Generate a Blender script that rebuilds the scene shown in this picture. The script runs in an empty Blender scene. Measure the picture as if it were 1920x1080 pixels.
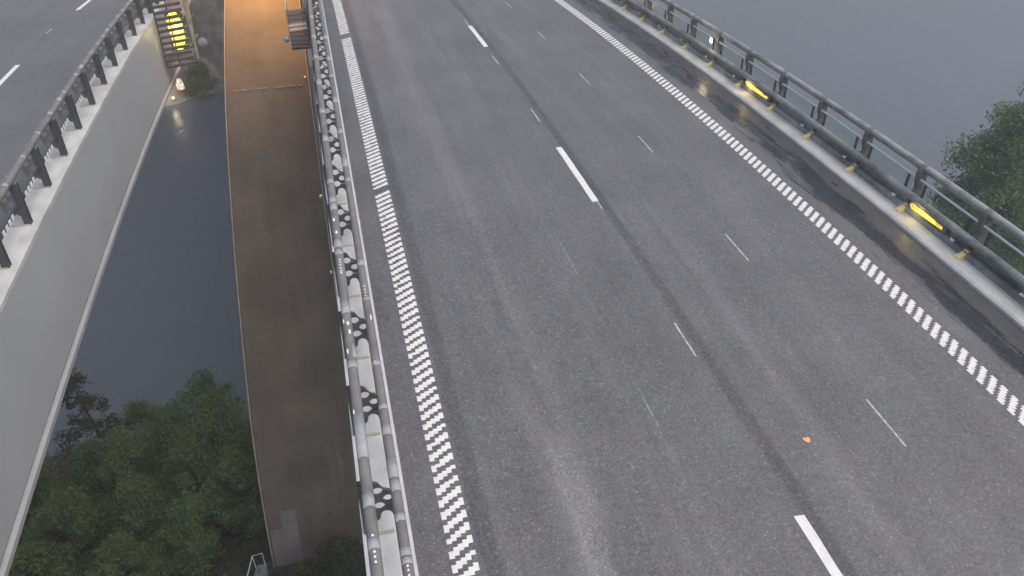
import bpy, bmesh, math, random
import numpy as np
from mathutils import Vector, Matrix

S = bpy.context.scene
COL = S.collection
R = math.radians

# ------------------------------------------------------------------ camera, sky, sun, exposure
cam_d = bpy.data.cameras.new("camera")
cam = bpy.data.objects.new("camera", cam_d)
COL.objects.link(cam)
YAW, PITCH = 0.2381, 0.6174
fw = Vector((math.sin(YAW) * math.cos(PITCH), math.cos(YAW) * math.cos(PITCH), -math.sin(PITCH)))
rt = Vector((math.cos(YAW), -math.sin(YAW), 0))
up = rt.cross(fw)
M = Matrix((rt, up, -fw)).transposed().to_4x4()
M.translation = Vector((-5.63, -15.06, 8.893))
cam.matrix_world = M
cam_d.sensor_width = 36.0
cam_d.lens = 1480 / 1920 * 36.0
cam_d.clip_start = 0.1
cam_d.clip_end = 4000
S.camera = cam

SUN_EL, SUN_AZ = R(62), R(140)
w = bpy.data.worlds.new("World")
S.world = w
w.use_nodes = True
nt = w.node_tree
bg = nt.nodes["Background"]
sky = nt.nodes.new("ShaderNodeTexSky")
sky.sky_type = 'NISHITA'
sky.sun_disc = False
sky.sun_elevation = SUN_EL
sky.sun_rotation = SUN_AZ
sky.air_density = 0.95
sky.dust_density = 5.0
sky.ozone_density = 0.9
bg.inputs['Strength'].default_value = 0.12
nt.links.new(sky.outputs[0], bg.inputs[0])

sun_d = bpy.data.lights.new("sun", 'SUN')
sun_d.energy = 0.5
sun_d.angle = R(70)
sun_d.color = (1, 0.97, 0.93)
sun = bpy.data.objects.new("sun", sun_d)
COL.objects.link(sun)
sun.rotation_euler = (R(90) - SUN_EL, 0, R(180) - SUN_AZ)
sun.location = (0, -40, 60)

S.render.engine = 'CYCLES'
S.cycles.use_denoising = True
S.cycles.max_bounces = 7
S.cycles.volume_bounces = 0
S.cycles.transparent_max_bounces = 12
S.view_settings.view_transform = 'Standard'
S.view_settings.look = 'None'
S.view_settings.gamma = 1
S.view_settings.exposure = 0.95
try:
    S.view_settings.use_curve_mapping = False
except Exception:
    pass

# ------------------------------------------------------------------ helpers
CREST = 0.002


def zc(y):
    a = abs(y)
    if a <= 25:
        return -CREST * y * y
    return -CREST * 625 - 2.0 * (1 - math.exp(-(a - 25) / 20.0))


def tag(o, label=None, cat=None, group=None, kind=None):
    if label: o['label'] = label
    if cat: o['category'] = cat
    if group: o['group'] = group
    if kind: o['kind'] = kind
    return o


def empty(name, loc=(0, 0, 0)):
    o = bpy.data.objects.new(name, None)
    o.location = loc
    COL.objects.link(o)
    return o


def adopt(o, parent):
    if parent is not None:
        o.parent = parent
        b = parent
        m = Matrix.Identity(4)
        while b is not None:                       # world translation of the parent chain
            m = Matrix.Translation(b.location) @ m
            b = b.parent
        o.matrix_parent_inverse = m.inverted()
    return o


def link_mesh(name, me, mat, parent=None):
    o = bpy.data.objects.new(name, me)
    if mat is not None and not me.materials:
        me.materials.append(mat)
    COL.objects.link(o)
    return adopt(o, parent)


class MB:
    def __init__(s):
        s.v, s.f = [], []

    def add(s, vs, fs):
        n = len(s.v)
        s.v += [tuple(p) for p in vs]
        s.f += [tuple(i + n for i in q) for q in fs]
        return s

    def box(s, x0, x1, y0, y1, z0, z1, crest=False):
        vs = []
        for z in (z0, z1):
            for (x, y) in ((x0, y0), (x1, y0), (x1, y1), (x0, y1)):
                vs.append((x, y, z + (zc(y) if crest else 0)))
        return s.add(vs, [(3, 2, 1, 0), (4, 5, 6, 7), (0, 1, 5, 4), (1, 2, 6, 5), (2, 3, 7, 6), (3, 0, 4, 7)])

    def sweep(s, prof, y0, y1, step=1.0, cap=True, closed=True):
        """a closed (x, z) profile, counter-clockwise seen from -Y, swept along the crested bridge axis"""
        n = max(1, int(round((y1 - y0) / step)))
        k = len(prof)
        vs, fs = [], []
        for i in range(n + 1):
            y = y0 + (y1 - y0) * i / n
            for (x, z) in prof:
                vs.append((x, y, z + zc(y)))
        kk = k if closed else k - 1
        for i in range(n):
            for j in range(kk):
                a, b = i * k + j, i * k + (j + 1) % k
                fs.append((a, b, b + k, a + k))
        if cap and closed:
            fs.append(tuple(reversed(range(k))))
            fs.append(tuple(n * k + j for j in range(k)))
        return s.add(vs, fs)

    def pipe(s, x, z, r, y0, y1, seg=14, step=1.0):
        return s.sweep([(x + r * math.cos(2 * math.pi * j / seg), z + r * math.sin(2 * math.pi * j / seg)) for j in range(seg)], y0, y1, step)

    def tube(s, pts, rad, seg=8):
        """tapered tube through points"""
        pts = [Vector(p) for p in pts]
        vs, fs = [], []
        for i, p in enumerate(pts):
            d = (pts[min(i + 1, len(pts) - 1)] - pts[max(i - 1, 0)]).normalized()
            a = d.orthogonal().normalized()
            b = d.cross(a)
            r = rad[i] if isinstance(rad, (list, tuple)) else rad
            for j in range(seg):
                t = 2 * math.pi * j / seg
                vs.append(p + a * (r * math.cos(t)) + b * (r * math.sin(t)))
        for i in range(len(pts) - 1):
            for j in range(seg):
                q, q2 = i * seg + j, i * seg + (j + 1) % seg
                fs.append((q, q2, q2 + seg, q + seg))
        fs.append(tuple(reversed(range(seg))))
        fs.append(tuple((len(pts) - 1) * seg + j for j in range(seg)))
        return s.add(vs, fs)

    def mesh(s, name, smooth=False):
        me = bpy.data.meshes.new(name)
        me.from_pydata(s.v, [], s.f)
        me.update()
        if smooth:
            me.polygons.foreach_set('use_smooth', [len(p.vertices) == 4 for p in me.polygons])
        return me

    def build(s, name, mat, parent=None, smooth=False, bevel=0):
        o = link_mesh(name, s.mesh(name, smooth), mat, parent)
        if bevel:
            b = o.modifiers.new("bevel", 'BEVEL')
            b.width = bevel
            b.segments = 2
            b.limit_method = 'ANGLE'
        return o


def plate_mesh(name, outline, holes, thick):
    """flat plate with holes in the XZ plane, thickness along Y (2-D curve fill turned into a mesh)"""
    cu = bpy.data.curves.new(name, 'CURVE')
    cu.dimensions = '2D'
    cu.fill_mode = 'BOTH'
    cu.extrude = thick / 2
    for poly in [outline] + holes:
        sp = cu.splines.new('POLY')
        sp.points.add(len(poly) - 1)
        for p, (x, z) in zip(sp.points, poly):
            p.co = (x, z, 0, 1)
        sp.use_cyclic_u = True
    o = bpy.data.objects.new(name, cu)
    COL.objects.link(o)
    dg = bpy.context.evaluated_depsgraph_get()
    me = bpy.data.meshes.new_from_object(o.evaluated_get(dg))
    me.name = name
    me.transform(Matrix(((1, 0, 0, 0), (0, 0, -1, 0), (0, 1, 0, 0), (0, 0, 0, 1))))
    bpy.data.objects.remove(o)
    bpy.data.curves.remove(cu)
    me.materials.clear()
    return me


# ------------------------------------------------------------------ materials
class N:
    """small node-graph builder"""

    def __init__(s, name):
        s.m = bpy.data.materials.new(name)
        s.m.use_nodes = True
        s.t = s.m.node_tree
        s.b = s.t.nodes["Principled BSDF"]
        s.out = s.t.nodes["Material Output"]
        s.tc = s.t.nodes.new("ShaderNodeTexCoord").outputs['Object']

    def n(s, typ, **kw):
        o = s.t.nodes.new(typ)
        for k, v in kw.items():
            setattr(o, k, v)
        return o

    def lk(s, a, b):
        s.t.links.new(a, b)

    def val(s, sock, v):
        if isinstance(v, (int, float)):
            sock.default_value = v
        elif isinstance(v, tuple):
            sock.default_value = v if len(v) == len(sock.default_value) else (*v, 1)
        else:
            s.lk(v, sock)

    def math(s, op, a, b=0.0, c=0.0, clamp=False):
        o = s.n("ShaderNodeMath", operation=op, use_clamp=clamp)
        for i, v in enumerate((a, b, c)):
            s.val(o.inputs[i], v)
        return o.outputs[0]

    def noise(s, scale, detail=3, rough=0.55, vec=None, stretch=None, dist=0):
        o = s.n("ShaderNodeTexNoise")
        o.inputs['Scale'].default_value = scale
        o.inputs['Detail'].default_value = detail
        o.inputs['Roughness'].default_value = rough
        o.inputs['Distortion'].default_value = dist
        v = vec or s.tc
        if stretch:
            mp = s.n("ShaderNodeMapping")
            mp.inputs['Scale'].default_value = stretch
            s.lk(v, mp.inputs[0])
            v = mp.outputs[0]
        s.lk(v, o.inputs['Vector'])
        return o.outputs['Fac']

    def voro(s, scale, out='Color', feature='F1'):
        o = s.n("ShaderNodeTexVoronoi", feature=feature)
        o.inputs['Scale'].default_value = scale
        s.lk(s.tc, o.inputs['Vector'])
        return o.outputs[out]

    def sep(s):
        o = s.n("ShaderNodeSeparateXYZ")
        s.lk(s.tc, o.inputs[0])
        return o.outputs

    def step(s, v, a, b):
        o = s.n("ShaderNodeMapRange", interpolation_type='SMOOTHSTEP')
        s.val(o.inputs['Value'], v)
        o.inputs['From Min'].default_value = a
        o.inputs['From Max'].default_value = b
        return o.outputs[0]

    def remap(s, v, a, b, c, d):
        o = s.n("ShaderNodeMapRange")
        s.val(o.inputs['Value'], v)
        for k, x in zip(('From Min', 'From Max', 'To Min', 'To Max'), (a, b, c, d)):
            o.inputs[k].default_value = x
        return o.outputs[0]

    def mix(s, f, a, b, blend='MIX'):
        o = s.n("ShaderNodeMix", data_type='RGBA', blend_type=blend)
        s.val(o.inputs['Factor'], f)
        s.val(o.inputs[6], a)
        s.val(o.inputs[7], b)
        return o.outputs[2]

    def mul(s, col, v):
        o = s.n("ShaderNodeVectorMath", operation='SCALE')
        s.val(o.inputs[0], col if not isinstance(col, tuple) else col[:3])
        s.val(o.inputs['Scale'], v)
        return o.outputs[0]

    def bump(s, h, strength=0.3, dist=0.01):
        o = s.n("ShaderNodeBump")
        o.inputs['Strength'].default_value = strength
        o.inputs['Distance'].default_value = dist
        s.lk(h, o.inputs['Height'])
        s.lk(o.outputs[0], s.b.inputs['Normal'])

    def set(s, **kw):
        for k, v in kw.items():
            s.val(s.b.inputs[k.replace('_', ' ')], v)
        return s.m


def simple(name, col, rough=0.6, var=0.25, scale=6.0, fine=60.0, metal=0.0, bump=0.15, stretch=None, spec=0.5):
    k = N(name)
    a = k.noise(scale, 4, 0.6, stretch=stretch)
    b = k.noise(fine, 2, 0.5)
    f = k.math('ADD', k.remap(a, 0.3, 0.7, 1 - var, 1 + var), k.remap(b, 0.3, 0.7, -var * 0.35, var * 0.35))
    k.set(Base_Color=k.mul(col, f), Roughness=k.remap(a, 0.3, 0.7, max(0.05, rough - 0.1), min(1, rough + 0.1)), Metallic=metal)
    k.b.inputs['Specular IOR Level'].default_value = spec
    if bump:
        k.bump(b, bump, 0.004)
    return k.m


def asphalt(name, main):
    k = N(name)
    X, Y, Z = k.sep()
    big = k.noise(0.45, 4, 0.55)
    streak = k.noise(1.0, 4, 0.6, stretch=(2.6, 0.10, 1))
    mid = k.noise(5.0, 4, 0.65)
    grain = k.noise(42, 2, 0.7)
    stone = k.n("ShaderNodeSeparateColor")
    k.lk(k.voro(34), stone.inputs[0])
    f = k.math('ADD', 1.0, k.remap(big, 0.3, 0.7, -0.13, 0.13))
    f = k.math('ADD', f, k.remap(streak, 0.3, 0.7, -0.10, 0.10))
    f = k.math('ADD', f, k.remap(mid, 0.3, 0.7, -0.07, 0.07))
    f = k.math('ADD', f, k.remap(grain, 0.3, 0.7, -0.22, 0.22))
    f = k.math('ADD', f, k.remap(stone.outputs[0], 0.0, 1.0, -0.22, 0.22))
    chip = k.step(stone.outputs[1], 0.93, 0.97)                      # pale aggregate that shows in the worn mat
    f = k.math('ADD', f, k.math('MULTIPLY', chip, 0.55))
    rough = k.remap(mid, 0.3, 0.7, 0.48, 0.64)
    if main:
        wob = k.math('MULTIPLY', k.math('SUBTRACT', k.noise(0.7, 3, 0.6), 0.5), 0.35)
        xw = k.math('ADD', X, wob)
        # paler wheel paths
        for c, wd, amt in ((-3.0, 0.55, 0.16), (-1.5, 0.5, 0.06), (1.0, 0.45, 0.10), (2.9, 0.5, 0.05)):
            d = k.math('ABSOLUTE', k.math('SUBTRACT', xw, c))
            g = k.math('SUBTRACT', 1.0, k.step(d, 0.0, wd))
            f = k.math('ADD', f, k.math('MULTIPLY', g, k.remap(streak, 0.35, 0.65, 0.0, amt * 2)))
        # a ravelled pale patch in the near wheel path
        dx = k.math('ABSOLUTE', k.math('SUBTRACT', xw, -2.95))
        pn = k.math('MULTIPLY', k.math('SUBTRACT', 1.0, k.step(k.math('ADD', dx, k.math('MULTIPLY', mid, 0.25)), 0.18, 0.42)), k.math('SUBTRACT', 1.0, k.step(k.math('ADD', Y, k.math('MULTIPLY', mid, 1.6)), -6.8, -5.2)))
        f = k.math('ADD', f, k.math('MULTIPLY', pn, k.remap(grain, 0.35, 0.65, 0.1, 1.0)))
        # sealed longitudinal paving joints
        for c, wd, amt in ((0.17, 0.16, 0.36), (-4.36, 0.18, 0.34)):
            d = k.math('ABSOLUTE', k.math('SUBTRACT', k.math('ADD', X, k.math('MULTIPLY', wob, 0.22)), c))
            g = k.math('SUBTRACT', 1.0, k.step(d, wd * 0.35, wd))
            f = k.math('SUBTRACT', f, k.math('MULTIPLY', g, k.remap(big, 0.3, 0.65, amt * 0.6, amt * 1.1)))
        # smoother newer strip next to the inner kerb
        edge = k.math('SUBTRACT', 1.0, k.step(X, -4.55, -4.3))
        f = k.math('SUBTRACT', f, k.math('MULTIPLY', edge, 0.10))
        # wet, dirty gutter along the outer kerb
        wn = k.noise(1.0, 5, 0.65, stretch=(4.0, 0.55, 1), dist=0.6)
        wet = k.step(k.math('ADD', X, k.math('MULTIPLY', k.math('SUBTRACT', wn, 0.5), 1.1)), 5.0, 5.22)
        run = k.math('MULTIPLY', wet, k.step(k.math('ADD', wn, k.math('MULTIPLY', k.math('ABSOLUTE', k.math('SUBTRACT', X, 5.42)), -0.55)), 0.28, 0.44))
        f = k.math('MULTIPLY', f, k.math('SUBTRACT', 1.0, k.math('MULTIPLY', wet, 0.36)))
        f = k.math('MULTIPLY', f, k.math('SUBTRACT', 1.0, k.math('MULTIPLY', run, 0.60)))
        rough = k.math('SUBTRACT', rough, k.math('MULTIPLY', wet, 0.12))
        rough = k.math('SUBTRACT', rough, k.math('MULTIPLY', run, 0.22))
    hue = k.mix(k.step(k.noise(2.2, 3, 0.6), 0.35, 0.7), (0.096, 0.094, 0.093, 1), (0.094, 0.097, 0.096, 1))
    k.set(Base_Color=k.mul(hue, f), Roughness=rough)
    k.bump(k.math('ADD', k.math('MULTIPLY', stone.outputs[0], 0.5), grain), 0.35, 0.006)
    return k.m


M_ASPH = asphalt("asphalt_wet_edge", True)
M_ASPH_L = asphalt("asphalt", False)
def paint_mat():
    k = N("road_paint")
    a = k.noise(7, 4, 0.6)
    b = k.noise(38, 4, 0.7)
    wear = k.step(k.math('ADD', k.math('MULTIPLY', a, 0.45), k.math('MULTIPLY', b, 0.55)), 0.57, 0.66)   # chipped to the asphalt
    k.set(Base_Color=k.mix(k.math('MULTIPLY', wear, 0.8), k.mul((0.60, 0.60, 0.575), k.remap(a, 0.3, 0.7, 0.84, 1.1)), (0.12, 0.12, 0.12, 1)), Roughness=0.65)
    return k.m


M_PAINT = paint_mat()
M_GUIDE = simple("thin_guide_paint", (0.34, 0.34, 0.33), 0.6, 0.4, 14, 80, bump=0.1)
M_FAINT = simple("faded_guide_paint", (0.17, 0.17, 0.168), 0.6, 0.6, 12, 80, bump=0.1)
M_BEAM = simple("edge_beam_concrete", (0.44, 0.445, 0.42), 0.7, 0.22, 2.2, 50, stretch=(1, 0.5, 1))
M_LIP = simple("light_caught_lip", (0.46, 0.47, 0.47), 0.5, 0.12, 3, 40)  # paler than the beam: light caught on the edges, put into the colour
M_FACE = simple("grey_girder_paint", (0.345, 0.352, 0.345), 0.5, 0.05, 0.5, 30, bump=0.05)
M_FLANGE = simple("pale_girder_flange", (0.28, 0.29, 0.285), 0.8, 0.12, 0.8, 30, bump=0.05)
M_STEEL = simple("dark_grey_rail_paint", (0.145, 0.141, 0.134), 0.65, 0.25, 3, 40, bump=0.08)
M_POST = simple("dark_post_paint", (0.060, 0.060, 0.060), 0.55, 0.25, 5, 40, bump=0.05)
M_POSTR = simple("grey_green_post_paint", (0.105, 0.108, 0.100), 0.55, 0.35, 4, 40, bump=0.05)
M_RAILR = simple("weathered_rail_paint", (0.20, 0.21, 0.20), 0.6, 0.5, 2.2, 25, bump=0.1, stretch=(1, 0.8, 1))
M_PALEGREY = simple("pale_grey_and_glint", (0.26, 0.27, 0.275), 0.7, 0.15, 8, 50, bump=0.0)  # pipe reflections painted as pale grey; the camera dome shares the grey
M_WHITE = simple("spot_white", (0.70, 0.70, 0.68), 0.5, 0.08, 8, 50, bump=0.0)
M_TAN = simple("warm_lit_base_plate", (0.36, 0.32, 0.25), 0.6, 0.2, 12, 60)  # warm light line at each post base, put into the tan
M_YFOOT = simple("yellow_lit_foot", (0.78, 0.62, 0.24), 0.45, 0.15, 10, 60, bump=0.05)  # yellow lamplight on the feet is painted into this colour
M_THIN = simple("pale_handrail", (0.50, 0.54, 0.54), 0.35, 0.1, 3, 40, bump=0.0)
M_SLAT = simple("grey_louvre_paint", (0.07, 0.064, 0.06), 0.6, 0.15, 4, 40)
M_SLATLIT = simple("lit_louvre_paint", (0.42, 0.36, 0.30), 0.5, 0.15, 4, 40)  # lit copy of the slat grey, light painted in
M_BRONZE = simple("pale_bracket_paint", (0.30, 0.28, 0.20), 0.5, 0.25, 4, 40)
M_BARK = simple("bark", (0.055, 0.045, 0.035), 0.9, 0.35, 5, 30)
M_RED = simple("red_paint", (0.45, 0.06, 0.03), 0.5, 0.1)
M_LEAFO = simple("dry_orange_leaf", (0.72, 0.33, 0.13), 0.6, 0.15, 30, 90)
M_BIRD = simple("white_dropping", (0.72, 0.72, 0.70), 0.7, 0.05)


def arch_material():
    k = N("weathered_arch_concrete")
    X, Y, Z = k.sep()
    a = k.noise(0.35, 5, 0.6)
    s = k.noise(1.0, 5, 0.65, stretch=(1.4, 0.16, 0.16))
    m = k.noise(2.4, 5, 0.7)
    g = k.noise(18, 3, 0.6)
    f = k.math('ADD', 1.0, k.remap(a, 0.3, 0.7, -0.34, 0.34))
    f = k.math('ADD', f, k.remap(s, 0.3, 0.7, -0.15, 0.15))
    f = k.math('ADD', f, k.remap(m, 0.3, 0.7, -0.34, 0.34))
    f = k.math('ADD', f, k.remap(g, 0.3, 0.7, -0.14, 0.14))
    col = k.mix(k.step(m, 0.35, 0.7), (0.096, 0.078, 0.053, 1), (0.060, 0.050, 0.042, 1))
    # pale washed streaks by the deck side near the foot
    ws = k.math('MULTIPLY', k.step(s, 0.55, 0.72), k.math('MULTIPLY', k.step(X, -8.3, -7.4), k.math('SUBTRACT', 1.0, k.step(Z, -20.5, -18.5))))
    col = k.mix(ws, k.mul(col, f), (0.16, 0.15, 0.14, 1))
    k.set(Base_Color=col, Roughness=0.8)
    k.bump(g, 0.3, 0.01)
    return k.m


M_ARCH = arch_material()
M_PATCH = simple("repaired_concrete", (0.13, 0.122, 0.113), 0.85, 0.2, 1.4, 30)


def leaf_material(name, c1, c2):
    k = N(name)
    n1 = k.noise(0.55, 3, 0.6)
    n2 = k.noise(5.0, 2, 0.6)
    col = k.mix(k.step(k.math('ADD', k.math('MULTIPLY', n1, 0.65), k.math('MULTIPLY', n2, 0.35)), 0.38, 0.62), (*c1, 1), (*c2, 1))
    k.set(Base_Color=col, Roughness=0.6)
    tr = k.n("ShaderNodeBsdfTranslucent")
    k.lk(col, tr.inputs[0])
    mx = k.n("ShaderNodeMixShader")
    mx.inputs[0].default_value = 0.5
    k.lk(k.b.outputs[0], mx.inputs[1])
    k.lk(tr.outputs[0], mx.inputs[2])
    k.lk(mx.outputs[0], k.out.inputs[0])
    return k.m


M_LEAF = leaf_material("birch_leaves", (0.104, 0.172, 0.050), (0.152, 0.228, 0.070))
M_LEAF2 = leaf_material("alder_leaves", (0.090, 0.158, 0.052), (0.130, 0.204, 0.066))
M_PINE = leaf_material("pine_needles", (0.036, 0.062, 0.032), (0.058, 0.088, 0.042))
M_SCRUB = leaf_material("scrub_leaves", (0.036, 0.054, 0.022), (0.085, 0.092, 0.036))
M_FARLEAF = leaf_material("far_leaves", (0.016, 0.028, 0.012), (0.034, 0.052, 0.020))


def ground_mat(name, c1, c2, sc):
    k = N(name)
    a = k.noise(sc, 6, 0.65)
    b = k.noise(sc * 6, 4, 0.6)
    k.set(Base_Color=k.mix(k.step(a, 0.4, 0.6), (*c1, 1), (*c2, 1)), Roughness=0.95)
    k.bump(k.math('ADD', a, b), 0.8, 0.4)
    return k.m


M_SOIL = ground_mat("bank_soil", (0.022, 0.024, 0.016), (0.034, 0.036, 0.020), 0.3)
M_ROCK = ground_mat("shore_rock", (0.26, 0.235, 0.21), (0.08, 0.088, 0.06), 0.16)


def water_mat():
    k = N("fjord_water")
    a = k.noise(0.55, 4, 0.6, stretch=(1, 0.75, 1))
    b = k.noise(2.4, 3, 0.6)
    k.set(Base_Color=(0.084, 0.098, 0.106, 1), Roughness=0.3, IOR=1.33)
    k.bump(k.math('ADD', a, k.math('MULTIPLY', b, 0.35)), 0.35, 0.35)
    return k.m


M_WATER = water_mat()


def glass_mat():
    k = N("greenish_screen_glass")
    k.t.nodes.remove(k.b)
    tr = k.n("ShaderNodeBsdfTransparent")
    tr.inputs[0].default_value = (0.93, 0.955, 0.935, 1)
    gl = k.n("ShaderNodeBsdfGlossy")
    gl.inputs['Roughness'].default_value = 0.08
    mx = k.n("ShaderNodeMixShader")
    mx.inputs[0].default_value = 0.05
    k.lk(tr.outputs[0], mx.inputs[1])
    k.lk(gl.outputs[0], mx.inputs[2])
    k.lk(mx.outputs[0], k.out.inputs[0])
    return k.m


M_GLASS = glass_mat()


def emit(name, col, strength):
    k = N(name)
    strength = k.math('MULTIPLY', k.remap(k.noise(4.0, 2, .5), 0.35, 0.65, 0.45, 1.7), strength)   # uneven lens
    k.set(Base_Color=(0.1, 0.1, 0.1, 1), Emission_Color=(*col, 1), Emission_Strength=strength)
    return k.m


M_GLOWY = emit("yellow_lamp_glow", (1.0, 0.80, 0.06), 0.75)
M_GLOWP = emit("platform_lamp_glow", (1.0, 0.90, 0.08), 0.9)
M_GLOWW = emit("warm_lamp_glow", (1.0, 0.80, 0.45), 8.0)
M_GLOWF = emit("sodium_flood_glow", (1.0, 0.55, 0.15), 6.0)

# ------------------------------------------------------------------ setting: water, banks
WZ = -36.0
mb = MB()
mb.add([(-500, -60, WZ), (500, -60, WZ), (500, 600, WZ), (-500, 600, WZ)], [(0, 1, 2, 3)])
tag(mb.build("water", M_WATER), "calm blue grey fjord water far below the bridge", kind='structure')

rng = np.random.default_rng(5)


def fbm(x, y, sc):
    s = 0.0
    for i, (a, fx, fy, ph) in enumerate(((1, 1, 0.7, 0.3), (0.55, 2.3, 1.9, 1.7), (0.3, 4.1, 4.7, 4.1), (0.18, 9.3, 7.9, 2.2))):
        s += a * math.sin(x * sc * fx + ph + 1.3 * math.sin(y * sc * fy * 0.7)) * math.cos(y * sc * fy - ph)
    return s


def near_h(x, y):
    z = -25.4 - max(0, y - 11) * 0.30 - max(0, y - 24) * 0.42 + max(0, 6 - y) * 0.05
    if x > 15:
        z += min(5.0, (x - 15) * 0.2)
    return max(-38.0, z + 0.35 * fbm(x, y, 0.35))


def grid(name, x0, x1, y0, y1, st, fn, mat):
    nx, ny = int((x1 - x0) / st), int((y1 - y0) / st)
    m = MB()
    vs = [(x0 + st * i, y0 + st * j, fn(x0 + st * i, y0 + st * j)) for j in range(ny + 1) for i in range(nx + 1)]
    fs = [(j * (nx + 1) + i, j * (nx + 1) + i + 1, (j + 1) * (nx + 1) + i + 1, (j + 1) * (nx + 1) + i) for j in range(ny) for i in range(nx)]
    m.add(vs, fs)
    return m.build(name, mat, smooth=True)


tag(grid("ground", -90, 130, -50, 56, 1.5, near_h, M_SOIL), "dark overgrown bank sloping down to the water under the bridge", kind='structure')


def far_shore(x):
    t = 1 / (1 + math.exp(-(x - 6) / 9.0))
    return 101 * (1 - t) + 190 * t + 2.0 * math.sin(x * 0.21)


def far_h(x, y):
    d = y - far_shore(x)
    if d < 0:
        return max(-38.0, WZ + d * 0.35 + 0.3 * fbm(x, y, 0.3))
    z = WZ + 11 * (1 - math.exp(-d / 9.0)) + 0.42 * d
    z += (1 - math.exp(-d / 3.0)) * (0.9 * fbm(x, y, 0.22) + 0.5 * abs(math.sin(x * 0.9 + y * 0.7)) * math.sin(y * 0.5))
    return min(z, 18 + 2 * fbm(x, y, 0.1))


tag(grid("far_bank", -160, 330, 84, 290, 1.6, far_h, M_ROCK), "rocky far bank of the fjord with dark slopes", kind='structure')


# ------------------------------------------------------------------ foliage
def leaf_cloud(name, centres, radii, per, size, mat, parent, seed, flat=0.55, squash=0.8):
    r = np.random.default_rng(seed)
    C = np.repeat(np.asarray(centres, float), per, 0)
    Rr = np.repeat(np.asarray(radii, float), per, 0)
    n = len(C)
    d = r.normal(size=(n, 3))
    d /= np.linalg.norm(d, axis=1)[:, None]
    rad = r.random(n) ** 0.45
    P = C + d * (Rr * rad)[:, None] * np.array([1, 1, squash])
    # leaf quads, normals between outward and random
    nn = d * 0.5 + r.normal(size=(n, 3)) * 0.7 + np.array([0, 0, flat])
    nn /= np.linalg.norm(nn, axis=1)[:, None]
    t = np.cross(nn, r.normal(size=(n, 3)))
    t /= np.linalg.norm(t, axis=1)[:, None] + 1e-9
    b = np.cross(nn, t)
    sz = size * (0.6 + 0.8 * r.random(n))
    L, W = (sz * 0.5)[:, None], (sz * 0.32)[:, None]
    V = np.stack([P - t * L, P + b * W, P + t * L, P - b * W], 1).reshape(-1, 3)
    me = bpy.data.meshes.new(name)
    me.vertices.add(4 * n)
    me.vertices.foreach_set('co', V.ravel())
    me.loops.add(4 * n)
    me.loops.foreach_set('vertex_index', np.arange(4 * n))
    me.polygons.add(n)
    me.polygons.foreach_set('loop_start', np.arange(0, 4 * n, 4))
    me.update(calc_edges=True)
    return link_mesh(name, me, mat, parent)


def tree(name, label, x, y, h, cr, seed, leafmat, group=None, lean=(0, 0), leaves=5200, leaf=0.16, bare=0.3, base=None, clumps=46, cat="tree"):
    r = random.Random(seed)
    z0 = near_h(x, y) - 0.2 if base is None else base
    root = empty(name, (x, y, z0))
    tag(root, label, cat, group)
    top = Vector((x + lean[0], y + lean[1], z0 + h))
    pts, rad = [], []
    for i in range(7):
        t = i / 6
        pts.append(Vector((x + lean[0] * t + r.uniform(-.1, .1) * (t > 0), y + lean[1] * t + r.uniform(-.1, .1) * (t > 0), z0 + h * 0.94 * t)))
        rad.append(0.014 * h * (1 - t * 0.85))
    m = MB().tube(pts, rad, 8)
    cen, rr = [], []
    for i in range(clumps):
        t = bare + (1 - bare) * (i + r.random()) / clumps
        a = r.uniform(0, 2 * math.pi)
        prof = math.sin(math.pi * min(1, (t - bare) / (1 - bare) * 0.86 + 0.16)) ** 0.7
        q = cr * prof * r.uniform(0.35, 1.0)
        p = Vector((x + lean[0] * t + math.cos(a) * q, y + lean[1] * t + math.sin(a) * q, z0 + h * t + r.uniform(-.3, .3)))
        cen.append(p)
        rr.append(cr * r.uniform(0.22, 0.42))
        if i % 3 == 0:
            s = Vector((x + lean[0] * t * .8, y + lean[1] * t * .8, z0 + h * max(0.1, t - 0.16)))
            m.tube([s, (s + p) / 2 + Vector((0, 0, .15)), p], [0.006 * h * (1.1 - t), 0.004 * h * (1.1 - t), 0.01], 5)
    m.build("trunk", M_BARK, root, smooth=True)
    leaf_cloud("crown", cen, rr, max(1, leaves // clumps), leaf, leafmat, root, seed)
    return root


def pine(name, label, x, y, h, cr, seed):
    r = random.Random(seed)
    z0 = near_h(x, y) - 0.2
    root = empty(name, (x, y, z0))
    tag(root, label, "tree")
    m = MB().tube([(x + 0.9, y, z0), (x + 0.35, y, z0 + h * .4), (x, y, z0 + h * .75), (x - .1, y, z0 + h)], [.13, .10, .07, .02], 8)
    cen, rr = [], []
    for i in range(46):
        t = 0.40 + 0.60 * (i / 45)
        a = r.uniform(0, 6.283)
        q = cr * (1.05 - (t - 0.40) / 0.60 * 0.75) * r.uniform(.4, 1)
        p = Vector((x + math.cos(a) * q, y + math.sin(a) * q, z0 + h * t))
        cen.append(p)
        rr.append(r.uniform(.25, .6))
        m.tube([(x + .1, y, z0 + h * t - .2), p], [.03, .012], 5)
    for i in range(7):                                   # dead lower limbs
        a = r.uniform(0, 6.283)
        t = r.uniform(.2, .48)
        m.tube([(x + .5, y, z0 + h * t), (x + .5 + math.cos(a) * 1.1, y + math.sin(a) * 1.1, z0 + h * t + .1)], [.025, .01], 5)
    m.build("trunk", M_BARK, root, smooth=True)
    leaf_cloud("crown", cen, rr, 75, 0.16, M_PINE, root, seed, squash=.6)
    return root


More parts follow.
